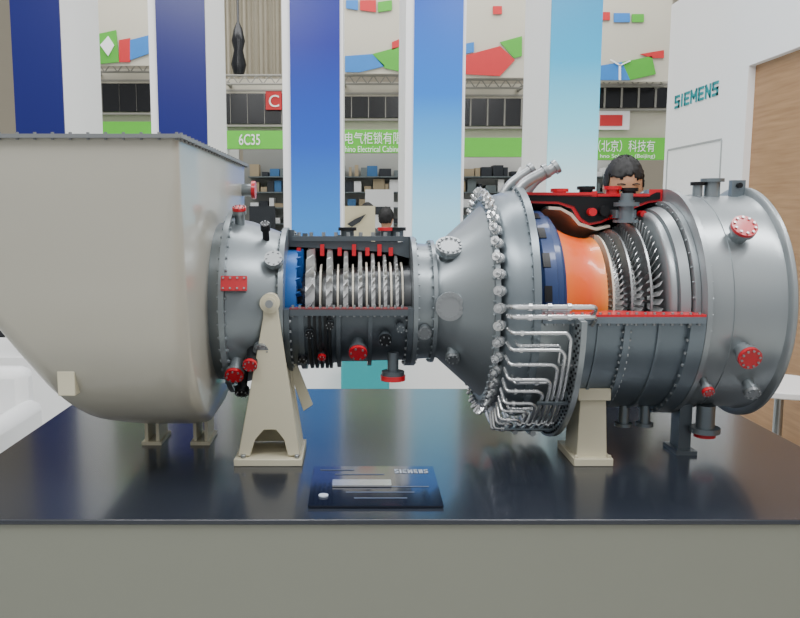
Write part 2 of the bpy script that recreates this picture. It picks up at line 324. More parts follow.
# ---------------------------------------------------------------- people
SKIN=mat('skin','#b08466',0,.5,.05,20); HAIR=mat('hair','#0b0a0c',0,.6,.3,60); EYEW=mat('eye_white','#857e78',0,.5)
def person(x,y,h,shirt,label,vox=.008,pose=0,trous='#23252b',rot=0,tilt=0):
    s=h/1.74; mb=MB()
    def tl(p,k=1.0):
        p=Vector(p); z=p.z/s
        f=max(0,min(1,(z-1.48)/.07))*rad(tilt)
        if f==0: return p
        y_,z_=p.y,p.z-1.52*s
        return Vector((p.x,y_*math.cos(f)-z_*math.sin(f),1.52*s+y_*math.sin(f)+z_*math.cos(f)))
    def T(a,b,r0,r1,m=0):
        a=Vector(a)*s;b=Vector(b)*s; n=6
        mb.tube([a.lerp(b,i/n) for i in range(n+1)],[ (r0+(r1-r0)*i/n)*s for i in range(n+1)],12,m); mb.ball(a,r0*s,m); mb.ball(b,r1*s,m)
    for sg in (-1,1):
        T((sg*.1,0,.92),(sg*.11,-.01,.5),.085,.058); T((sg*.11,-.01,.5),(sg*.12,.02,.09),.055,.038)
        T((sg*.12,.03,.05),(sg*.13,-.13,.035),.042,.034)
        T((sg*.18,0,1.42),(sg*.25,.01,1.14),.05,.04)
        hx=sg*(.24 if not pose else .12); hy=-.1 if not pose else -.28; hz=.9 if not pose else 1.12
        T((sg*.25,.01,1.14),(hx,hy,hz),.038,.026)
        d=(Vector((hx,hy,hz))-Vector((sg*.25,.01,1.14))).normalized(); pm=Vector((hx,hy,hz))+d*.05
        T((hx,hy,hz),pm,.026,.03)
        side=d.cross(Vector((0,-1,.3))).normalized()
        for k,L in enumerate((.065,.075,.07,.055)):
            q=pm+d*.025+side*(k-1.5)*.018; T(q,q+d*L*.5,.0095,.009); T(q+d*L*.5,q+d*L+Vector((0,-.012,-.01)),.009,.008)
        T(pm-d*.02,pm+d*.02-side*.045,.011,.009)
    mb.ball((0,0,.98*s),.16*s,0,16,10,(1,.72,.9)); mb.ball((0,0,1.15*s),.145*s,0,16,10,(1,.72,1.3)); mb.ball((0,0,1.34*s),.17*s,0,16,10,(1.05,.68,.9))
    T((0,.01,1.4),(0,.0,1.54),.06,.052)
    hc=Vector((0,-.015,1.625))*s
    mb.ball(hc,.1*s,0,20,14,(.76,.95,1.12)); mb.ball(hc+Vector((0,-.03,-.06))*s,.056*s,0,16,10,(.9,.95,1))
    T((0,-.10,1.62),(0,-.120,1.594),.009,.013)
    for sg in (-1,1): mb.ball(hc+Vector((sg*.076,.01,-.01))*s,.024*s,0,10,8,(.5,.8,1.2))
    mb.ball(hc+Vector((0,-.083,-.055))*s,.02*s,0,10,6,(1.3,.5,.5))
    me=bpy.data.meshes.new('t'); me.from_pydata(mb.v,[],mb.f); to=bpy.data.objects.new('t',me); link(to)
    rm=to.modifiers.new('r','REMESH'); rm.mode='VOXEL'; rm.voxel_size=vox; sm=to.modifiers.new('s','SMOOTH'); sm.iterations=3
    bpy.context.view_layer.update(); m2=bpy.data.meshes.new_from_object(to.evaluated_get(bpy.context.evaluated_depsgraph_get())); bpy.data.objects.remove(to,do_unlink=True)
    m2.name='person_body'; m2.materials.clear()
    for mm in (SKIN,mat('shirt_'+shirt,shirt,0,.8),mat('trousers',trous,0,.8),BLACK): m2.materials.append(mm)
    for p in m2.polygons:
        z=p.center.z/s; px=abs(p.center.x)/s
        hand = z<.93 and px>.19 if not pose else p.center.y/s<-.25
        p.material_index=0 if (z>1.475 or hand) else (1 if z>.95 else (3 if z<.08 else 2)); p.use_smooth=True
    for v in m2.vertices: v.co=tl(v.co)
    e=empty('person',(x,y,0),label,'person'); e.rotation_euler=(0,0,rot)
    o=bpy.data.objects.new('body',m2); link(o); o.parent=e
    hb=MB(); hb.ball(hc+Vector((0,.010,.012))*s,.106*s,0,56,40,(.80,.97,1.1))
    keep=[];rr=random.Random(3)
    for f in hb.f:
        c=sum((hb.v[i] for i in f),Vector())/len(f)-hc
        if c.y/s<-.03 and c.z/s<.050+.012*math.sin(c.x/s*70+1)+rr.uniform(-.006,.006): continue
        if c.z/s<-.06 or (c.z/s<-.01 and c.y/s<.02): continue
        keep.append(f)
    hm=bpy.data.meshes.new('hair'); hm.from_pydata([tl(p+Vector((rr.uniform(-.003,.003),rr.uniform(-.003,.003),rr.uniform(-.004,.004)))) for p in hb.v],[],keep); hm.materials.append(HAIR)
    for p in hm.polygons: p.use_smooth=True
    ho=bpy.data.objects.new('hair',hm); link(ho); ho.parent=e; ho['label']='short black hair'
    sd=ho.modifiers.new('so','SOLIDIFY'); sd.thickness=.008
    for sg in (-1,1):
        eb=MB(); eb.ball(hc+Vector((sg*.03,-.081,.0))*s,.0095*s,0,10,8,(1.3,1,.45)); eb.ball(hc+Vector((sg*.03,-.0885,-.001))*s,.0042*s,1,8,6)
        em=bpy.data.meshes.new('eye'); em.from_pydata([tl(p) for p in eb.v],[],eb.f); em.materials.append(EYEW); em.materials.append(SCREEN); em.polygons.foreach_set('material_index',eb.m)
        eo=bpy.data.objects.new('eye',em); link(eo); eo.parent=e
        eb=MB(); eb.tube([tl(hc+Vector((sg*.014,-.090,.020))*s),tl(hc+Vector((sg*.03,-.090,.024))*s),tl(hc+Vector((sg*.046,-.082,.020))*s)],.0025*s,6)
        em=bpy.data.meshes.new('eyebrow'); em.from_pydata(eb.v,[],eb.f); em.materials.append(HAIR); eo=bpy.data.objects.new('eyebrow',em); link(eo); eo.parent=e
    return e
person(1.17,3.45,1.738,'#2a2c33','person with short black hair, head bowed, standing behind the turbine',.008,1,rot=-.1,tilt=12)
person(P(386,210,8.0).x,8.0,1.55,'#20242c','person in dark top with black hair walking in the hall',.014,0,rot=2.6)
person(P(372,210,8.3).x-.05,8.4,1.6,'#43464d','person in grey top with black hair standing in the hall aisle',.014,0,rot=.6)
person(-2.95,6.6,1.6,'#1c1e24','person in dark clothing standing beside the column row',.014,0,rot=.9)
# ================================================================ TABLE
e=empty('display_table',(.155,2.4,0),'large low display table, glossy black top on grey panels','table')
top=mat('table_black_gloss','#242933',0,.24,.06,3,coat=.4)
top.node_tree.nodes['Principled BSDF'].inputs['Coat Roughness'].default_value=.13
obj(MB().box(-1.04,1.35,1.72,3.07,.787,TZ),'tabletop',top,e,'satin dark blue-grey tabletop',bevel=.003)
obj(MB().box(-1.036,1.346,1.726,3.065,0,.787),'table_body',mat('table_grey','#85877b',0,.5,.03,2),e,'grey-beige panelled base')
e=empty('information_plate',(.055,1.93,TZ),'dark blue acrylic plate with white lettering lying on the table','sign')
pl=MB(); x0,x1=-.110,.214; zf,zr=TZ+.002,TZ+.014; yf,yr=1.79,2.045
pl.prism([(x0,yf,zf),(x1,yf,zf),(x1,yr,zr),(x0,yr,zr)],(0,0,.005)); obj(pl,'plate',mat('plate_navy','#161c2c',.1,.16,.3,5,coat=.8),e)
sl=Vector((0,yr-yf,zr-zf)).normalized()
def onpl(x,k): return Vector((x,yf,zf+.0055))+sl*(k*(yr-yf))
PW=mat('plate_white','#b8c2d0',0,.5)
blocktext('SIEMENS',onpl(.108,.80),(1,0,0),sl,.088,.026,PW,'plate_lettering',e,th=.17,depth=.001)
PLN=mat('plate_print','#59647a',0,.5)
for kx0,kx1,k in ((-.09,.0,.88),(-.05,.08,.76),(-.02,.15,.30),(.06,.19,.44),(.0,.13,.16)):
    p=onpl(kx0,k); q=onpl(kx1,k); mb=MB(); mb.prism([p,q,q+sl*.004,p+sl*.004],(0,0,.0006)); obj(mb,'printed_line',PLN,e)
mb=MB(); mb.cyl(onpl(-.075,.22),onpl(-.075,.22)+Vector((0,0,.003)),.012,seg=24); obj(mb,'round_emblem',PW,e)
mb=MB(); p=onpl(-.055,.52); mb.box(p.x,p.x+.15,p.y-.022,p.y+.022,p.z,p.z+.004); obj(mb,'silver_strip',BRIGHT,e)
for x in (x0+.02,x1-.03): obj(MB().box(x,x+.012,yr-.02,yr-.005,TZ,zr),'plate_support',STEEL,e)
# ================================================================ TURBINE
T=empty('gas_turbine_model',(.1,YC,TZ),'large cutaway model of a grey gas turbine on cream supports','gas turbine model')
tab=[(1.673,-1.40,.55,.02,-.40),(1.58,-1.29,.55,.025,-.40),(1.47,-1.13,.548,.04,-.40),(1.36,-.98,.545,.055,-.40),(1.25,-.88,.54,.07,-.40),(1.15,-.815,.52,.08,-.40),(1.05,-.765,.465,.09,-.40),(.97,-.722,.365,.09,-.402),(.925,-.685,.245,.08,-.41),(.89,-.64,.13,.05,-.425),(.878,-.59,.05,.018,-.45)]
def cat(t):
    i=min(int(t),len(tab)-2); f=t-i; g=lambda k: tab[max(0,min(len(tab)-1,k))]
    out=[]
    for c in range(5):
        a,b,c2,d=g(i-1)[c],g(i)[c],g(i+1)[c],g(i+2)[c]
        out.append(.5*((2*b)+(-a+c2)*f+(2*a-5*b+4*c2-d)*f*f+(-a+3*b-3*c2+d)*f**3))
    return out
hd=MB(); rows=[]; N=60; M=9
for k in range(N+1):
    z,xl,hy,r,xr=cat(k*(len(tab)-1)/N); rl=min(max(r,.045),hy*.9,.12); sec=[]
    for (cx,cy,rr,a0) in ((xr-r,YC-hy+r,r,-90),(xr-r,YC+hy-r,r,0),(xl+rl,YC+hy-rl,rl,90),(xl+rl,YC-hy+rl,rl,180)):
        for j in range(M):
            a=rad(a0+90*j/(M-1)); sec.append((cx+rr*math.cos(a),cy+rr*math.sin(a),z))
    rows.append(sec)
n=len(rows[0]); vs=[p for s in rows for p in s]; fs=[]
for k in range(N):
    for j in range(n): fs.append((k*n+j,k*n+(j+1)%n,(k+1)*n+(j+1)%n,(k+1)*n+j))
fs+=[tuple(range(n)),tuple(range(N*n+n-1,N*n-1,-1))]
hd.add(vs,fs); H=obj(hd,'intake_hood',HOOD,T,'smooth pale grey intake hood with curved underside',sharp=50)
rim=MB().box(-1.43,-.388,YC-.562,YC+.562,1.668,1.677)
for i in range(26): rim.cyl((-1.4+.04*i,YC-.556,1.664),(-1.4+.04*i,YC-.556,1.681),.004,seg=6)
for i in range(26): rim.cyl((-.393,YC-.54+.043*i,1.664),(-.393,YC-.54+.043*i,1.681),.004,seg=6)
obj(rim,'hood_rim',HOODRIM,H,'thin grey bolted rim')
bx=MB(); p=P(82,386,1.95); bx.box(p.x-.02,p.x+.022,1.84,1.99,p.z,p.z+.06); obj(bx,'hood_lug',BEIGE,H,'small cream block',bevel=.002)
for u in (154,202):
    p=P(u,443,2.33); mb=MB(); mb.box(p.x-.022,p.x-.012,2.31,2.42,TZ,.93); mb.box(p.x+.012,p.x+.022,2.31,2.42,TZ,.93); mb.box(p.x-.03,p.x+.03,2.30,2.43,TZ,TZ+.01); obj(mb,'hood_foot',BEIGE,T,'short cream leg')
mb=MB(); p=P(250,190,2.82); mb.cyl((-.40,p.y,p.z),(-.365,p.y,p.z),.022,seg=16); mb.cyl((-.365,p.y,p.z),(-.352,p.y,p.z),.032,seg=16,m=1); obj(mb,'hood_port',[SILVER,RED],H)
# --- inlet casing
ic=MB(); ic.rev([(-.40,.10),(-.40,.235),(-.365,.24),(-.365,.275),(-.35,.275),(-.35,.25),(-.30,.238),(-.21,.205),(-.21,.222),(-.196,.222),(-.196,.10)])
ic.bolts(-.365,.262,44,.0045,.006); ic.bolts(-.35,.264,44,.0045,.006,d=1); ic.bolts(-.21,.214,40,.004,.005)
IC=obj(ic,'inlet_casing',[SILVER],T,'silver conical inlet casing with bolted flanges')
def port(u,v,R,r,L,cap,name='port',par=None,body=SILVER,nb=8,neck=.7,label=None):
    x,a=surf(u,v,R); A=C(x,R-.02,a); B=C(x,R+L,a); d=(B-A).normalized(); mb=MB()
    mb.cyl(A,B,r*neck,seg=20); mb.cyl(B-d*.010,B,r,seg=24); mb.cyl(B+d*.001,B+d*.010,r,seg=24,m=1)
    e1=d.orthogonal().normalized(); e2=d.cross(e1)
    for k in range(nb):
        t=2*math.pi*k/nb; c=B+e1*(r*.78*math.cos(t))+e2*(r*.78*math.sin(t)); mb.cyl(c+d*.009,c+d*.014,r*.11,seg=6,m=2)
    return obj(mb,name,[body,cap,STEEL],par or T,label)
def rport(u,v,R,w,h,L,cap,par):
    x,a=surf(u,v,R); A=C(x,R-.02,a);B=C(x,R+L,a);d=(B-A).normalized(); ex=Vector((1,0,0)); ez=d.cross(ex).normalized(); mb=MB()
    mb.prism([A+ex*sx*w*.8+ez*sz*h*.8 for sx,sz in((-1,-1),(1,-1),(1,1),(-1,1))],B-A,0)
    mb.prism([B+ex*sx*w+ez*sz*h for sx,sz in((-1,-1),(1,-1),(1,1),(-1,1))],d*.01,1)
    for sx in (-.8,-.27,.27,.8):
        for sz in (-.7,.7): c=B+ex*sx*w+ez*sz*h; mb.cyl(c+d*.009,c+d*.015,.003,seg=6,m=2)
    return obj(mb,'rectangular_port',[SILVER,cap,STEEL],par)
rport(236,286,.245,.035,.02,.03,RED,IC)
port(274,262,.225,.025,.012,STEEL,'round_cover',IC)
port(236,363,.25,.026,.04,RED,'red_port',IC)
port(252,352,.24,.02,.05,RED,'drain_valve',IC,BLACK)
port(243,378,.26,.02,.04,BLACK,'drain_valve',IC,BLACK)
port(240,222,.25,.02,.035,RED,'red_port',IC); port(266,236,.23,.014,.03,BLACK,'small_valve',IC,BLACK)
port(262,345,.225,.022,.02,STEEL,'round_cover',IC)
# --- compressor casing (near upper quarter cut away)
cc=MB()
wall=[(-.195,.165),(-.195,.215),(-.18,.215),(-.18,.195),(-.155,.195),(-.155,.205),(-.14,.205),(-.14,.193),(-.05,.186),(-.05,.20),(-.038,.20),(-.038,.182),(.04,.182),(.04,.195),(.052,.195),(.052,.18),(.15,.178),(.15,.195),(.166,.195),(.166,.13),(.10,.148),(0,.155),(-.1,.16)]
cc.rev(wall,90,360,72,0,0)
cc.bolts(-.18,.207,30,.004,.005,95,355,m=2,d=1); cc.bolts(.15,.187,26,.004,.005,95,355,m=2)
CC=obj(cc,'compressor_casing',[DARK,RED,STEEL],T,'dark grey casing with cut upper half')
for x in (-.125,-.11,-.095,-.08,-.068):
    obj(MB().ring(x-.004,x+.004,.18,.203,182,358,0,0,60),'casing_rib',[BLACK],CC,'black stiffening rib')
sf=MB(); sf.box(-.18,.15,YC-.205,YC-.17,ZC-.018,ZC-.001,0); sf.box(-.18,.15,YC-.203,YC-.165,ZC-.001,ZC+.002,1)
for i in range(17): sf.cyl((-.17+.019*i,YC-.197,ZC-.022),(-.17+.019*i,YC-.197,ZC+.011),.004,seg=6,m=2)
obj(sf,'split_flange',[DARK,mat('dull_red','#6e2a2c',0,.5),STEEL],CC)
tf=MB()
tf.box(-.185,.15,YC-.012,YC+.02,ZC+.182,ZC+.196,0)
for i in range(9): tf.cyl((-.165+.037*i,YC-.004,ZC+.196),(-.165+.037*i,YC-.004,ZC+.208),.006,seg=6,m=1)
UF=obj(tf,'upper_flange',[DARK,STEEL],CC)
for i,x in enumerate((-.165,-.095,-.043,.0,.04,.076,.11)):
    obj(MB().box(x-.006,x+.006,YC-.02,YC+.01,ZC+.138,ZC+(.172 if i%2 else .162)),'vane_block',[RED],CC,'small red vane block')
for x in (-.02,.1,.13):
    mb=MB(); mb.cyl((x,YC+.03,ZC+.18),(x,YC+.03,ZC+.215),.02,seg=16); mb.cyl((x,YC+.03,ZC+.212),(x,YC+.03,ZC+.222),.028,seg=18,m=1); obj(mb,'top_port',[DARK,RED if x==.1 else BLACK],CC)
rt=MB(); rt.rev([(-.195,.0),(-.195,.07),(-.17,.08),(-.05,.098),(.05,.106),(.166,.108),(.166,.0)]); R_=obj(rt,'compressor_rotor',[DRUM],T,'steel compressor drum')
def blades(mb,x,r0,r1,n,ch,tw,th=.003,a0=0,a1=360,m=0,dt=18):
    for i in range(n):
        a=a0+(a1-a0)*i/n; vs=[]
        for r,t,c in ((r0,tw,ch),(r1,tw+dt,ch*.9)):
            o=C(x,r,a); ax=Vector((1,0,0)); tg=Vector((0,math.sin(rad(a)),math.cos(rad(a))))
            cd=ax*math.cos(rad(t))+tg*math.sin(rad(t)); nr=ax*-math.sin(rad(t))+tg*math.cos(rad(t))
            vs+=[o-cd*c/2,o+nr*th,o+cd*c/2,o-nr*th*.2]
        mb.add(vs,[(0,1,5,4),(1,2,6,5),(2,3,7,6),(3,0,4,7),(4,5,6,7),(3,2,1,0)],m)
for x,r1,n,ch in ((-.128,.160,18,.040),(-.072,.156,24,.027),(-.024,.152,28,.021),(.018,.149,32,.018),(.056,.145,36,.016),(.091,.141,40,.014),(.125,.137,44,.013)):
    r0=.088+.026*(x+.19)/.35; mb=MB(); mb.ring(x-ch*.34,x+ch*.34,r0-.01,r0+.008,m=0); blades(mb,x,r0,r1,n,ch,46,.0016,dt=6); obj(mb,'rotor_blade_row',[BLADE],R_)
for x in (-.098,-.047,-.003,.037,.074,.108,.141):
    mb=MB(); mb.ring(x-.0025,x+.0025,.09,.112 if x<0 else .118,0,360,0,0); obj(mb,'seal_ring',[CREAM],R_,'thin cream ring')
mb=MB(); mb.ring(-.196,-.165,.10,.155); blades(mb,-.16,.09,.158,24,.02,10,m=0); obj(mb,'inlet_guide_ring',[BLUE],T,'blue guide vane ring')
for u,v,r,L,cp in ((358,343,.026,.035,RED),(385,335,.018,.02,BLACK),(310,330,.012,.02,BLACK),(330,322,.012,.02,BLACK),(303,352,.014,.02,BLACK),(322,350,.012,.02,RED),(400,325,.012,.02,DARK)):
    port(u,v,.185,r,L,cp,'casing_port',CC,DARK,6)
mb=MB(); x=P(393,360,2.2).x; mb.cyl((x,2.2,ZC-.13),(x,2.2,ZC-.19),.016,seg=16); mb.cyl((x,2.2,ZC-.185),(x,2.2,ZC-.197),.033,seg=20,m=0); mb.cyl((x,2.2,ZC-.197),(x,2.2,ZC-.211),.036,seg=20,m=1)
obj(mb,'drain_pipe',[DARK,RED],CC)
# --- diffuser + dome
df=MB(); df.rev([(.167,.10),(.167,.195),(.18,.195),(.18,.176),(.225,.172),(.225,.185),(.236,.185),(.236,.170),(.25,.172),(.375,.285),(.375,.312),(.388,.312),(.388,.10)])
df.bolts(.225,.18,36,.0035,.005); df.bolts(.18,.188,36,.0035,.005,d=1); df.bolts(.375,.303,60,.0045,.007); 
DF=obj(df,'diffuser_casing',[SILVER],T,'silver flaring diffuser casing')
port(449,252,.192,.040,.016,STEEL,'inspection_cover',DF,nb=14); port(449,306,.19,.040,.016,STEEL,'inspection_cover',DF,nb=14); port(424,330,.175,.02,.012,STEEL,'inspection_cover',DF)
port(452,352,.2,.02,.02,STEEL,'inspection_cover',DF)
# --- burner section
bs=MB(); bs.rev([(.388,.10),(.388,.29),(.408,.316),(.440,.326),(.468,.332),(.468,.345),(.487,.345),(.487,.10)])
bs.bolts(.468,.3385,64,.0038,.004)
BS=obj(bs,'burner_casing',[MID],T,'smooth grey burner casing ring')
for i in range(44):
    a=i*360/44+3; A=C(.400,.297,a); d=(C(.0,1.0,a)-C(.0,0,a)).normalized()*.8+Vector((-.6,0,0)); d.normalize(); mb=MB()
    mb.cyl(A,A+d*.036,.009,seg=10); mb.cyl(A+d*.018,A+d*.025,.0145,seg=10); mb.cyl(A+d*.036,A+d*.042,.0125,seg=10); mb.cyl(A+d*.042,A+d*.054,.0055,seg=8)
    obj(mb,'fuel_nozzle',[BRIGHT],BS)
def bend(pts,R=.014,n=4):
    pts=[Vector(p) for p in pts]; out=[pts[0]]
    for i in range(1,len(pts)-1):
        a,b,c=pts[i-1],pts[i],pts[i+1]; r=min(R,(a-b).length*.45,(c-b).length*.45)
        p=b+(a-b).normalized()*r; q=b+(c-b).normalized()*r
        for j in range(n+1):
            t=j/n; out.append(p*(1-t)**2+b*(2*t*(1-t))+q*t*t)
    out.append(pts[-1]); return out
for (u0,v0,u1,v1,u2,v2,r,Y) in ((494,205,508,185,530,170,.014,2.36),(506,202,522,184,544,172,.016,2.30),(518,198,532,182,554,168,.016,2.38)):
    pts=bend([P(u0,v0+10,Y),P(u1,v1,Y),P(u2,v2,Y)],.03); mb=MB(); mb.tube(pts,r,14); D=pts[-1]; dd=(pts[-1]-pts[-2]).normalized(); mb.cyl(D,D+dd*.012,r*1.4,seg=16)
    d0=(pts[1]-pts[0]).normalized(); mb.cyl(pts[0]+d0*.03,pts[0]+d0*.04,r*1.4,seg=14); obj(mb,'top_fuel_pipe',[STEEL],BS)
# lower half flange + manifold
lf=MB(); lf.ring(.487,.565,.30,.325,178,362,0); lf.ring(.574,.588,.30,.405,181,359,0,0); lf.bolts(.574,.395,60,.0035,.003,183,357,m=1); lf.bolts(.574,.379,56,.004,.003,184.5,358.5,m=1); lf.bolts(.574,.362,52,.0045,.003,183,357,m=1)
LF=obj(lf,'perforated_flange',[EXH,BLACK],T,'wide silver flange with rows of holes')
def arc(x,r,a0,a1,n=14): return [C(x,r,a0+(a1-a0)*i/n) for i in range(n+1)]
NP=11
for i in range(NP):
    a=-6-i*6.6; x1=.556-.0132*i; r=.382+(.004 if i%2 else 0)
    mb=MB(); pts=bend([C(.402,.335,a),C(.405,r,a),C(x1-.012,r,a),C(x1,r,a-2.2)]+[C(x1,r,a-5)],.012)+arc(x1,r,a-6,-92-i*2,20)
    mb.tube(pts,.0052,10)
    mb.cyl(C(.425,r,a),C(.432,r,a),.0085,seg=8)
    if i<8: mb.cyl(C(x1,r,-56),C(x1,r,-57.2),.008,seg=8)
    obj(mb,'fuel_line',[BRIGHT],LF)
for i in range(3):
    a=-12-i*18; mb=MB(); x0=.425; r=.366
    pts=bend([C(x0,.335,a),C(x0,r,a),C(.535-.01*i,r,a),C(.535-.01*i,r,a-9),C(.572,r,a-9)],.012); mb.tube(pts,.0045,8); mb.cyl(C(.48,r,a),C(.49,r,a),.008,seg=8); obj(mb,'fuel_line',[BRIGHT],LF)
for a in (-38,-64,-84):
    mb=MB(); x_=.43 if a<-60 else .49; mb.prism([C(x_,.389,a-.8),C(.574,.389,a-.8),C(.574,.389,a+.8),C(x_,.389,a+.8)],(C(0,1.0,a)-C(0,0,a)).normalized()*.004); mb.cyl(C(.572,.33,a),C(.572,.391,a),.004,seg=6); obj(mb,'pipe_clamp',[MID],LF)
for k,(x,r,a0,a1) in enumerate(((.44,.37,-78,-150),(.49,.398,-84,-155),(.535,.398,-78,-160))):
    mb=MB(); mb.tube(arc(x,r,a0,a1,50),.0085,10); obj(mb,'manifold_pipe',[STEEL],LF)
for a in (0,4):
    mb=MB(); mb.tube(bend([C(.40,.34,a),C(.41,.372,a),C(.62,.372,a),C(.62,.34,a-4)]),.0065,8)
    for x in (.45,.5,.55): mb.cyl(C(x,.372,a)-Vector((.005,0,0)),C(x,.372,a)+Vector((.005,0,0)),.010,seg=10)
    obj(mb,'crossover_pipe',[BRIGHT],LF)
# --- turbine casing cutaway
tcw=MB(); poly_=[(.487,.295),(.487,.325),(.60,.322),(.71,.318),(.71,.33),(.725,.33),(.725,.318),(.88,.318),(.88,.335),(.92,.335),(.92,.30),(.88,.295),(.84,.28),(.80,.26),(.74,.235),(.70,.228),(.67,.245),(.65,.278),(.61,.292)]
tcw.rev(poly_,90,360,84,0,1); tcw.bolts(.71,.324,44,.004,.005,182,358,m=2); tcw.bolts(.88,.328,40,.0045,.005,95,358,m=2); tcw.bolts(.725,.324,44,.004,.005,182,358,m=2,d=1)
for x in (.64,.80): tcw.ring(x,x+.008,.31,.325,182,358)
TC=obj(tcw,'turbine_casing',[LOWER,RED,STEEL],T,'blue-grey turbine casing with red cut faces')
ins=MB(); pin=[(.50,.302),(.50,.318),(.60,.315),(.87,.311),(.90,.326),(.912,.326),(.912,.306),(.875,.301),(.835,.287),(.795,.268),(.738,.242),(.703,.236),(.68,.250),(.657,.285),(.61,.299)]
ins.prism([(x,YC-.001,ZC+r) for x,r in pin],(0,-.003,0)); obj(ins,'section_face',[BLACK],TC,'black painted section face')
mb=MB(); mb.rev([(.575,.285),(.61,.283),(.645,.266),(.67,.238),(.72,.222),(.76,.230),(.76,.224),(.72,.214),(.665,.230),(.64,.258),(.61,.275),(.575,.277)],84,300,60); obj(mb,'inner_liner',[CREAM],TC,'pale cream curved inner liner')
for u,v,r,m_ in ((590,212,.012,RED),(602,211,.015,BLACK),(612,216,.010,RED),(640,214,.010,RED)):
    p=P(u,v,YC); mb=MB(); mb.cyl(p,p-Vector((0,.03,0)),r,seg=16); obj(mb,'section_boss',[m_],TC)
mb=MB(); p=P(626,214,YC-.06); mb.cyl(p-Vector((0,0,.025)),p+Vector((0,0,.04)),.022,seg=20); mb.cyl(p+Vector((0,0,.022)),p+Vector((0,0,.034)),.036,seg=22); mb.cyl(p-Vector((0,0,.025)),p-Vector((0,0,.017)),.036,seg=22); mb.cyl(p+Vector((0,0,.04)),p+Vector((0,0,.06)),.018,seg=16); mb.box(p.x-.03,p.x+.03,p.y,YC,p.z-.012,p.z+.012); obj(mb,'section_valve',[MID],TC,'silver valve body')
mb=MB(); mb.box(.49,.915,YC-.345,YC-.28,ZC-.02,ZC-.003,0); mb.box(.49,.915,YC-.343,YC-.28,ZC-.003,ZC+.003,1)
for i in range(18): mb.cyl((.50+.0235*i,YC-.337,ZC-.026),(.50+.0235*i,YC-.337,ZC+.008),.0045,seg=6,m=2)
obj(mb,'split_flange',[LOWER,RED,STEEL],TC)
mb=MB(); mb.box(.50,.71,YC-.008,YC+.01,ZC+.318,ZC+.326,0); mb.box(.725,.88,YC-.008,YC+.01,ZC+.314,ZC+.322,0); obj(mb,'cut_edge',[RED],TC)
for x,h,m_ in ((.62,.008,RED),(.70,.015,BLACK),(.78,.015,RED),(.83,.01,BLACK)):
    mb=MB(); mb.cyl((x,YC+.03,ZC+.31),(x,YC+.03,ZC+.32+h),.02,seg=16); mb.cyl((x,YC+.03,ZC+.32+h),(x,YC+.03,ZC+.33+h),.027,seg=16); obj(mb,'top_boss',[m_],TC)
# combustion ring, liner, stages
mb=MB(); mb.rev([(.49,.10),(.49,.235),(.503,.240),(.503,.262),(.515,.272),(.548,.272),(.551,.262),(.568,.258),(.570,.248),(.580,.242),(.582,.230),(.582,.10)])
for i in range(18):
    a=i*20+6
    mb.rev([(.512,.266),(.532,.266),(.532,.2745),(.512,.2745)],a,a+9,6,1,1)
    mb.cyl(C(.500,.225,a+4),C(.488,.225,a+4),.014,seg=12,m=1)
obj(mb,'annular_combustor',[NAVY,BLACK],T,'navy stepped annular combustor ring with dark slots')
orange=ramp_mat('liner_orange',[(0,'#f27a2c'),(.25,'#ee6420'),(.6,'#ea5818'),(.85,'#ee7226'),(1,'#f4903e')],0,.36,0,.3)
mb=MB(); mb.rev([(.580,.10),(.580,.226),(.60,.218),(.625,.205),(.65,.196),(.67,.191),(.69,.189),(.703,.192),(.708,.192),(.708,.10)]); obj(mb,'combustor_liner',[orange],T,'glossy orange waisted combustor liner')
mb=MB(); mb.rev([(.70,.0),(.70,.14),(.92,.155),(.92,.0)]); TR=obj(mb,'turbine_rotor',[DRUM],T,'steel turbine rotor')
for x,r0,r1,n,ch,tw,m_ in ((.722,.155,.200,72,.015,-45,CREAM),(.744,.155,.208,72,.018,48,BLADE),(.767,.155,.216,66,.015,-45,STEEL),(.789,.158,.226,68,.020,48,BLADE),(.812,.16,.238,60,.016,-45,STEEL),(.834,.165,.250,62,.022,48,BLADE)):
    mb=MB(); blades(mb,x,r0,r1,n,ch,tw,.0018,dt=8); mb.ring(x-ch*.4,x+ch*.4,r0-.01,r0+.006)
    if m_ is not BLADE: mb.ring(x-.003,x+.002,r1-.003,r1+.001)
    obj(mb,'turbine_blade_row',[m_],TR)
mb=MB(); mb.rev([(.852,.16),(.852,.256),(.858,.266),(.868,.270),(.870,.262),(.874,.262),(.876,.276),(.900,.284),(.900,.16)]); mb.ring(.905,.92,.16,.30); mb.bolts(.905,.292,44,.003,.004); obj(mb,'exhaust_inner_ring',[EXH],T,'smooth silver inner rings')
# --- exhaust casing
ex=MB(); ex.rev([(.921,.10),(.921,.336),(.935,.336),(.935,.318),(1.0,.317),(1.0,.3195),(1.003,.3195),(1.003,.317),(1.12,.316),(1.138,.322),(1.140,.338),(1.144,.342),(1.152,.342),(1.156,.338),(1.156,.30),(1.10,.29),(1.10,.10)])
ex.bolts(.935,.329,48,.003,.003,d=1)
EX=obj(ex,'exhaust_casing',[EXH],T,'smooth silver exhaust casing with flared end lip')
port(738,236,.32,.034,.035,RED,'red_port',EX,nb=10); port(742,350,.32,.03,.04,RED,'red_port',EX,nb=10); port(748,383,.32,.022,.03,STEEL,'round_cover',EX)
port(704,382,.325,.016,.03,RED,'red_port',EX)
for u,r,h,m_ in ((700,.022,.045,MID),(686,.014,.035,BLACK)):
    x=(u-354)/330; mb=MB(); mb.cyl((x,YC-.04,ZC+.30),(x,YC-.04,ZC+.31+h),r,seg=18); mb.cyl((x,YC-.04,ZC+.31+h),(x,YC-.04,ZC+.32+h),r*1.5,seg=18,m=1); obj(mb,'top_port',[SILVER,m_],EX)
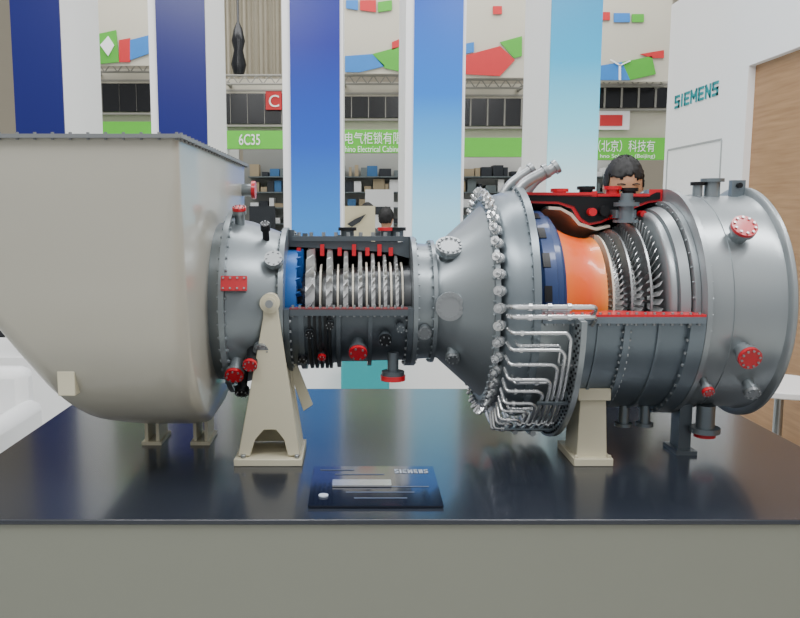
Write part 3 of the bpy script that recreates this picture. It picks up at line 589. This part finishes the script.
x=(724-354)/330; mb=MB(); mb.box(x-.02,x+.02,YC-.05,YC-.03,ZC+.30,ZC+.36); mb.cyl((x,YC-.06,ZC+.345),(x,YC-.02,ZC+.345),.008,seg=10,m=1); obj(mb,'lifting_lug',[MID,BLACK],EX)
mb=MB(); x=P(680,445,2.25).x; mb.box(x-.018,x+.018,2.22,2.28,TZ+.01,.97); mb.box(x-.03,x+.03,2.2,2.3,TZ,TZ+.012); obj(mb,'exhaust_support',[DARK],T,'short dark grey support leg')
mb=MB(); x=P(705,425,2.2).x; mb.cyl((x,2.2,.95),(x,2.2,.865),.026,seg=18); mb.cyl((x,2.2,.885),(x,2.2,.87),.042,seg=20); mb.cyl((x,2.2,.87),(x,2.2,.857),.03,seg=20,m=1); obj(mb,'drain_port',[MID,RED],EX)
for u in (624,645):
    mb=MB(); x=P(u,408,2.25).x; mb.cyl((x,2.25,.96),(x,2.25,.88),.016,seg=14); mb.cyl((x,2.25,.885),(x,2.25,.875),.026,seg=14); obj(mb,'drain_port',[MID],TC)
# --- cream stands
Y0=2.12
st=MB(); bl=P(240,455,Y0);br=P(296,455,Y0)
def pp(u,v): return P(u,v,Y0)
st.prism([pp(238,456),pp(263,318),pp(263,300),pp(277,300),pp(279,318),pp(300,456),pp(288,456),pp(284,440),pp(276,430),pp(264,430),pp(255,440),pp(250,456)],(0,.012,0))
st.prism([pp(277,372)+Vector((0,.012,0)),pp(283,370)+Vector((0,.012,0)),pp(300,456)+Vector((0,.012,0)),pp(292,456)+Vector((0,.012,0))],(0,.13,0))
st.prism([pp(238,456)+Vector((0,.012,0)),pp(246,456)+Vector((0,.012,0)),pp(262,372)+Vector((0,.012,0)),pp(257,372)+Vector((0,.012,0))],(0,.13,0))
st.prism([pp(238,456)+Vector((0,.142,0)),pp(263,330)+Vector((0,.142,0)),pp(279,330)+Vector((0,.142,0)),pp(300,456)+Vector((0,.142,0))],(0,.012,0))
st.prism([pp(279,365)+Vector((0,.15,0)),pp(288,362)+Vector((0,.15,0)),pp(310,418)+Vector((0,.15,0)),pp(300,425)+Vector((0,.15,0))],(0,.012,0))
st.box(bl.x-.015,br.x+.018,Y0-.02,Y0+.18,TZ,TZ+.02)
for dx in (.01,.16): st.cyl((bl.x+dx,Y0-.005,TZ+.02),(bl.x+dx,Y0-.005,TZ+.03),.008,seg=6,m=1)
obj(st,'trunnion_stand',[BEIGE,STEEL],T,'tall tapering cream A-frame stand',bevel=.002)
mb=MB(); p=pp(270,303); mb.cyl((p.x,Y0-.02,p.z),(p.x,Y0+.14,p.z),.018,seg=20); mb.cyl((p.x,Y0-.012,p.z),(p.x,Y0+.03,p.z),.027,seg=24,m=0); mb.cyl((p.x,Y0-.026,p.z),(p.x,Y0-.018,p.z),.011,seg=12,m=1); obj(mb,'trunnion_pin',[BEIGE,STEEL],T)
Y1=2.12; mb=MB(); a=P(572,462,Y1); b=P(611,462,Y1); c=P(579,400,Y1); d=P(608,400,Y1)
mb.prism([(a.x+.012,Y1,TZ+.02),(b.x-.012,Y1,TZ+.02),(d.x-.006,Y1,c.z+.02),(c.x+.004,Y1,c.z+.02)],(0,.12,0)); mb.box(a.x,b.x,Y1-.02,Y1+.16,TZ,TZ+.022); mb.box(c.x-.005,d.x+.005,Y1-.01,Y1+.14,c.z+.0,c.z+.035)
for sx in (a.x+.008,b.x-.008): mb.cyl((sx,Y1-.01,TZ+.02),(sx,Y1-.01,TZ+.03),.005,seg=6)
obj(mb,'pedestal_stand',[BEIGE],T,'cream tapered pedestal stand',bevel=.002)
# ================================================================ furniture at sides
e=empty('round_bar_table',(1.95,3.5,0),'white round table with slim metal pedestal beside wood panelling','table')
mb=MB(); mb.cyl((1.95,3.5,.70),(1.95,3.5,.73),.23,seg=48); obj(mb,'tabletop',WHITE,e,bevel=.005)
mb=MB(); mb.cyl((1.95,3.5,.02),(1.95,3.5,.70),.02,seg=16); obj(mb,'pedestal',STEEL,e)
mb=MB(); mb.cyl((1.95,3.5,0),(1.95,3.5,.02),.17,seg=32); obj(mb,'base',STEEL,e)
e=empty('lounge_chair',(-1.95,3.6,0),'white rounded lounge chair beside the display table','chair')
mb=MB(); mb.box(-2.3,-1.66,3.3,3.95,.08,.40); obj(mb,'seat',WHITE,e,bevel=.06)
mb=MB(); mb.box(-2.3,-1.66,3.85,4.0,.3,.72); obj(mb,'backrest',WHITE,e,bevel=.05)
mb=MB(); mb.box(-1.72,-1.60,3.3,3.95,.08,.55); obj(mb,'armrest',WHITE,e,bevel=.05)
for x in (-2.25,-1.7):
    for y in (3.35,3.9): obj(MB().cyl((x,y,0),(x,y,.1),.015,seg=10),'leg',STEEL,e)
# ================================================================ LIGHT + CAMERA
def area(loc,size,sy,power,tgt,col=(1,1,1)):
    l=bpy.data.lights.new('hall_light','AREA'); l.shape='RECTANGLE'; l.size=size; l.size_y=sy; l.energy=power; l.color=col
    o=bpy.data.objects.new('hall_light',l); o.location=loc; o.rotation_euler=(Vector(tgt)-Vector(loc)).to_track_quat('-Z','Y').to_euler(); link(o)
area((-1.5,.5,4.2),2.5,.4,85,(0,2.4,1)); area((1.8,1.2,4.2),2.5,.4,85,(.5,2.4,1)); area((0,3.6,4.5),4,.5,100,(0,3.4,.5)); area((0,7.5,5),8,2,240,(0,8.5,1))
w=bpy.data.worlds.new('hall'); bpy.context.scene.world=w; w.use_nodes=True; nt=w.node_tree; bg=nt.nodes['Background']
tc=nt.nodes.new('ShaderNodeTexCoord'); sx=nt.nodes.new('ShaderNodeSeparateXYZ'); cr=nt.nodes.new('ShaderNodeValToRGB')
nt.links.new(tc.outputs['Generated'],sx.inputs[0]); nt.links.new(sx.outputs[2],cr.inputs[0]); nt.links.new(cr.outputs[0],bg.inputs[0])
cr.color_ramp.elements[0].position=0; cr.color_ramp.elements[0].color=(.37,.375,.385,1); cr.color_ramp.elements[1].position=.9; cr.color_ramp.elements[1].color=(.75,.77,.79,1)
e1=cr.color_ramp.elements.new(.25); e1.color=(.54,.55,.56,1); e2=cr.color_ramp.elements.new(.5); e2.color=(1,.99,.97,1)
bg.inputs[1].default_value=1.15
cam=bpy.data.cameras.new('camera'); co=bpy.data.objects.new('camera',cam); link(co); co.location=(0,0,CZ); co.rotation_euler=(rad(90)-TP,0,0)
cam.sensor_width=36; cam.lens=F*36/800; cam.shift_x=(400-CU)/800; bpy.context.scene.camera=co
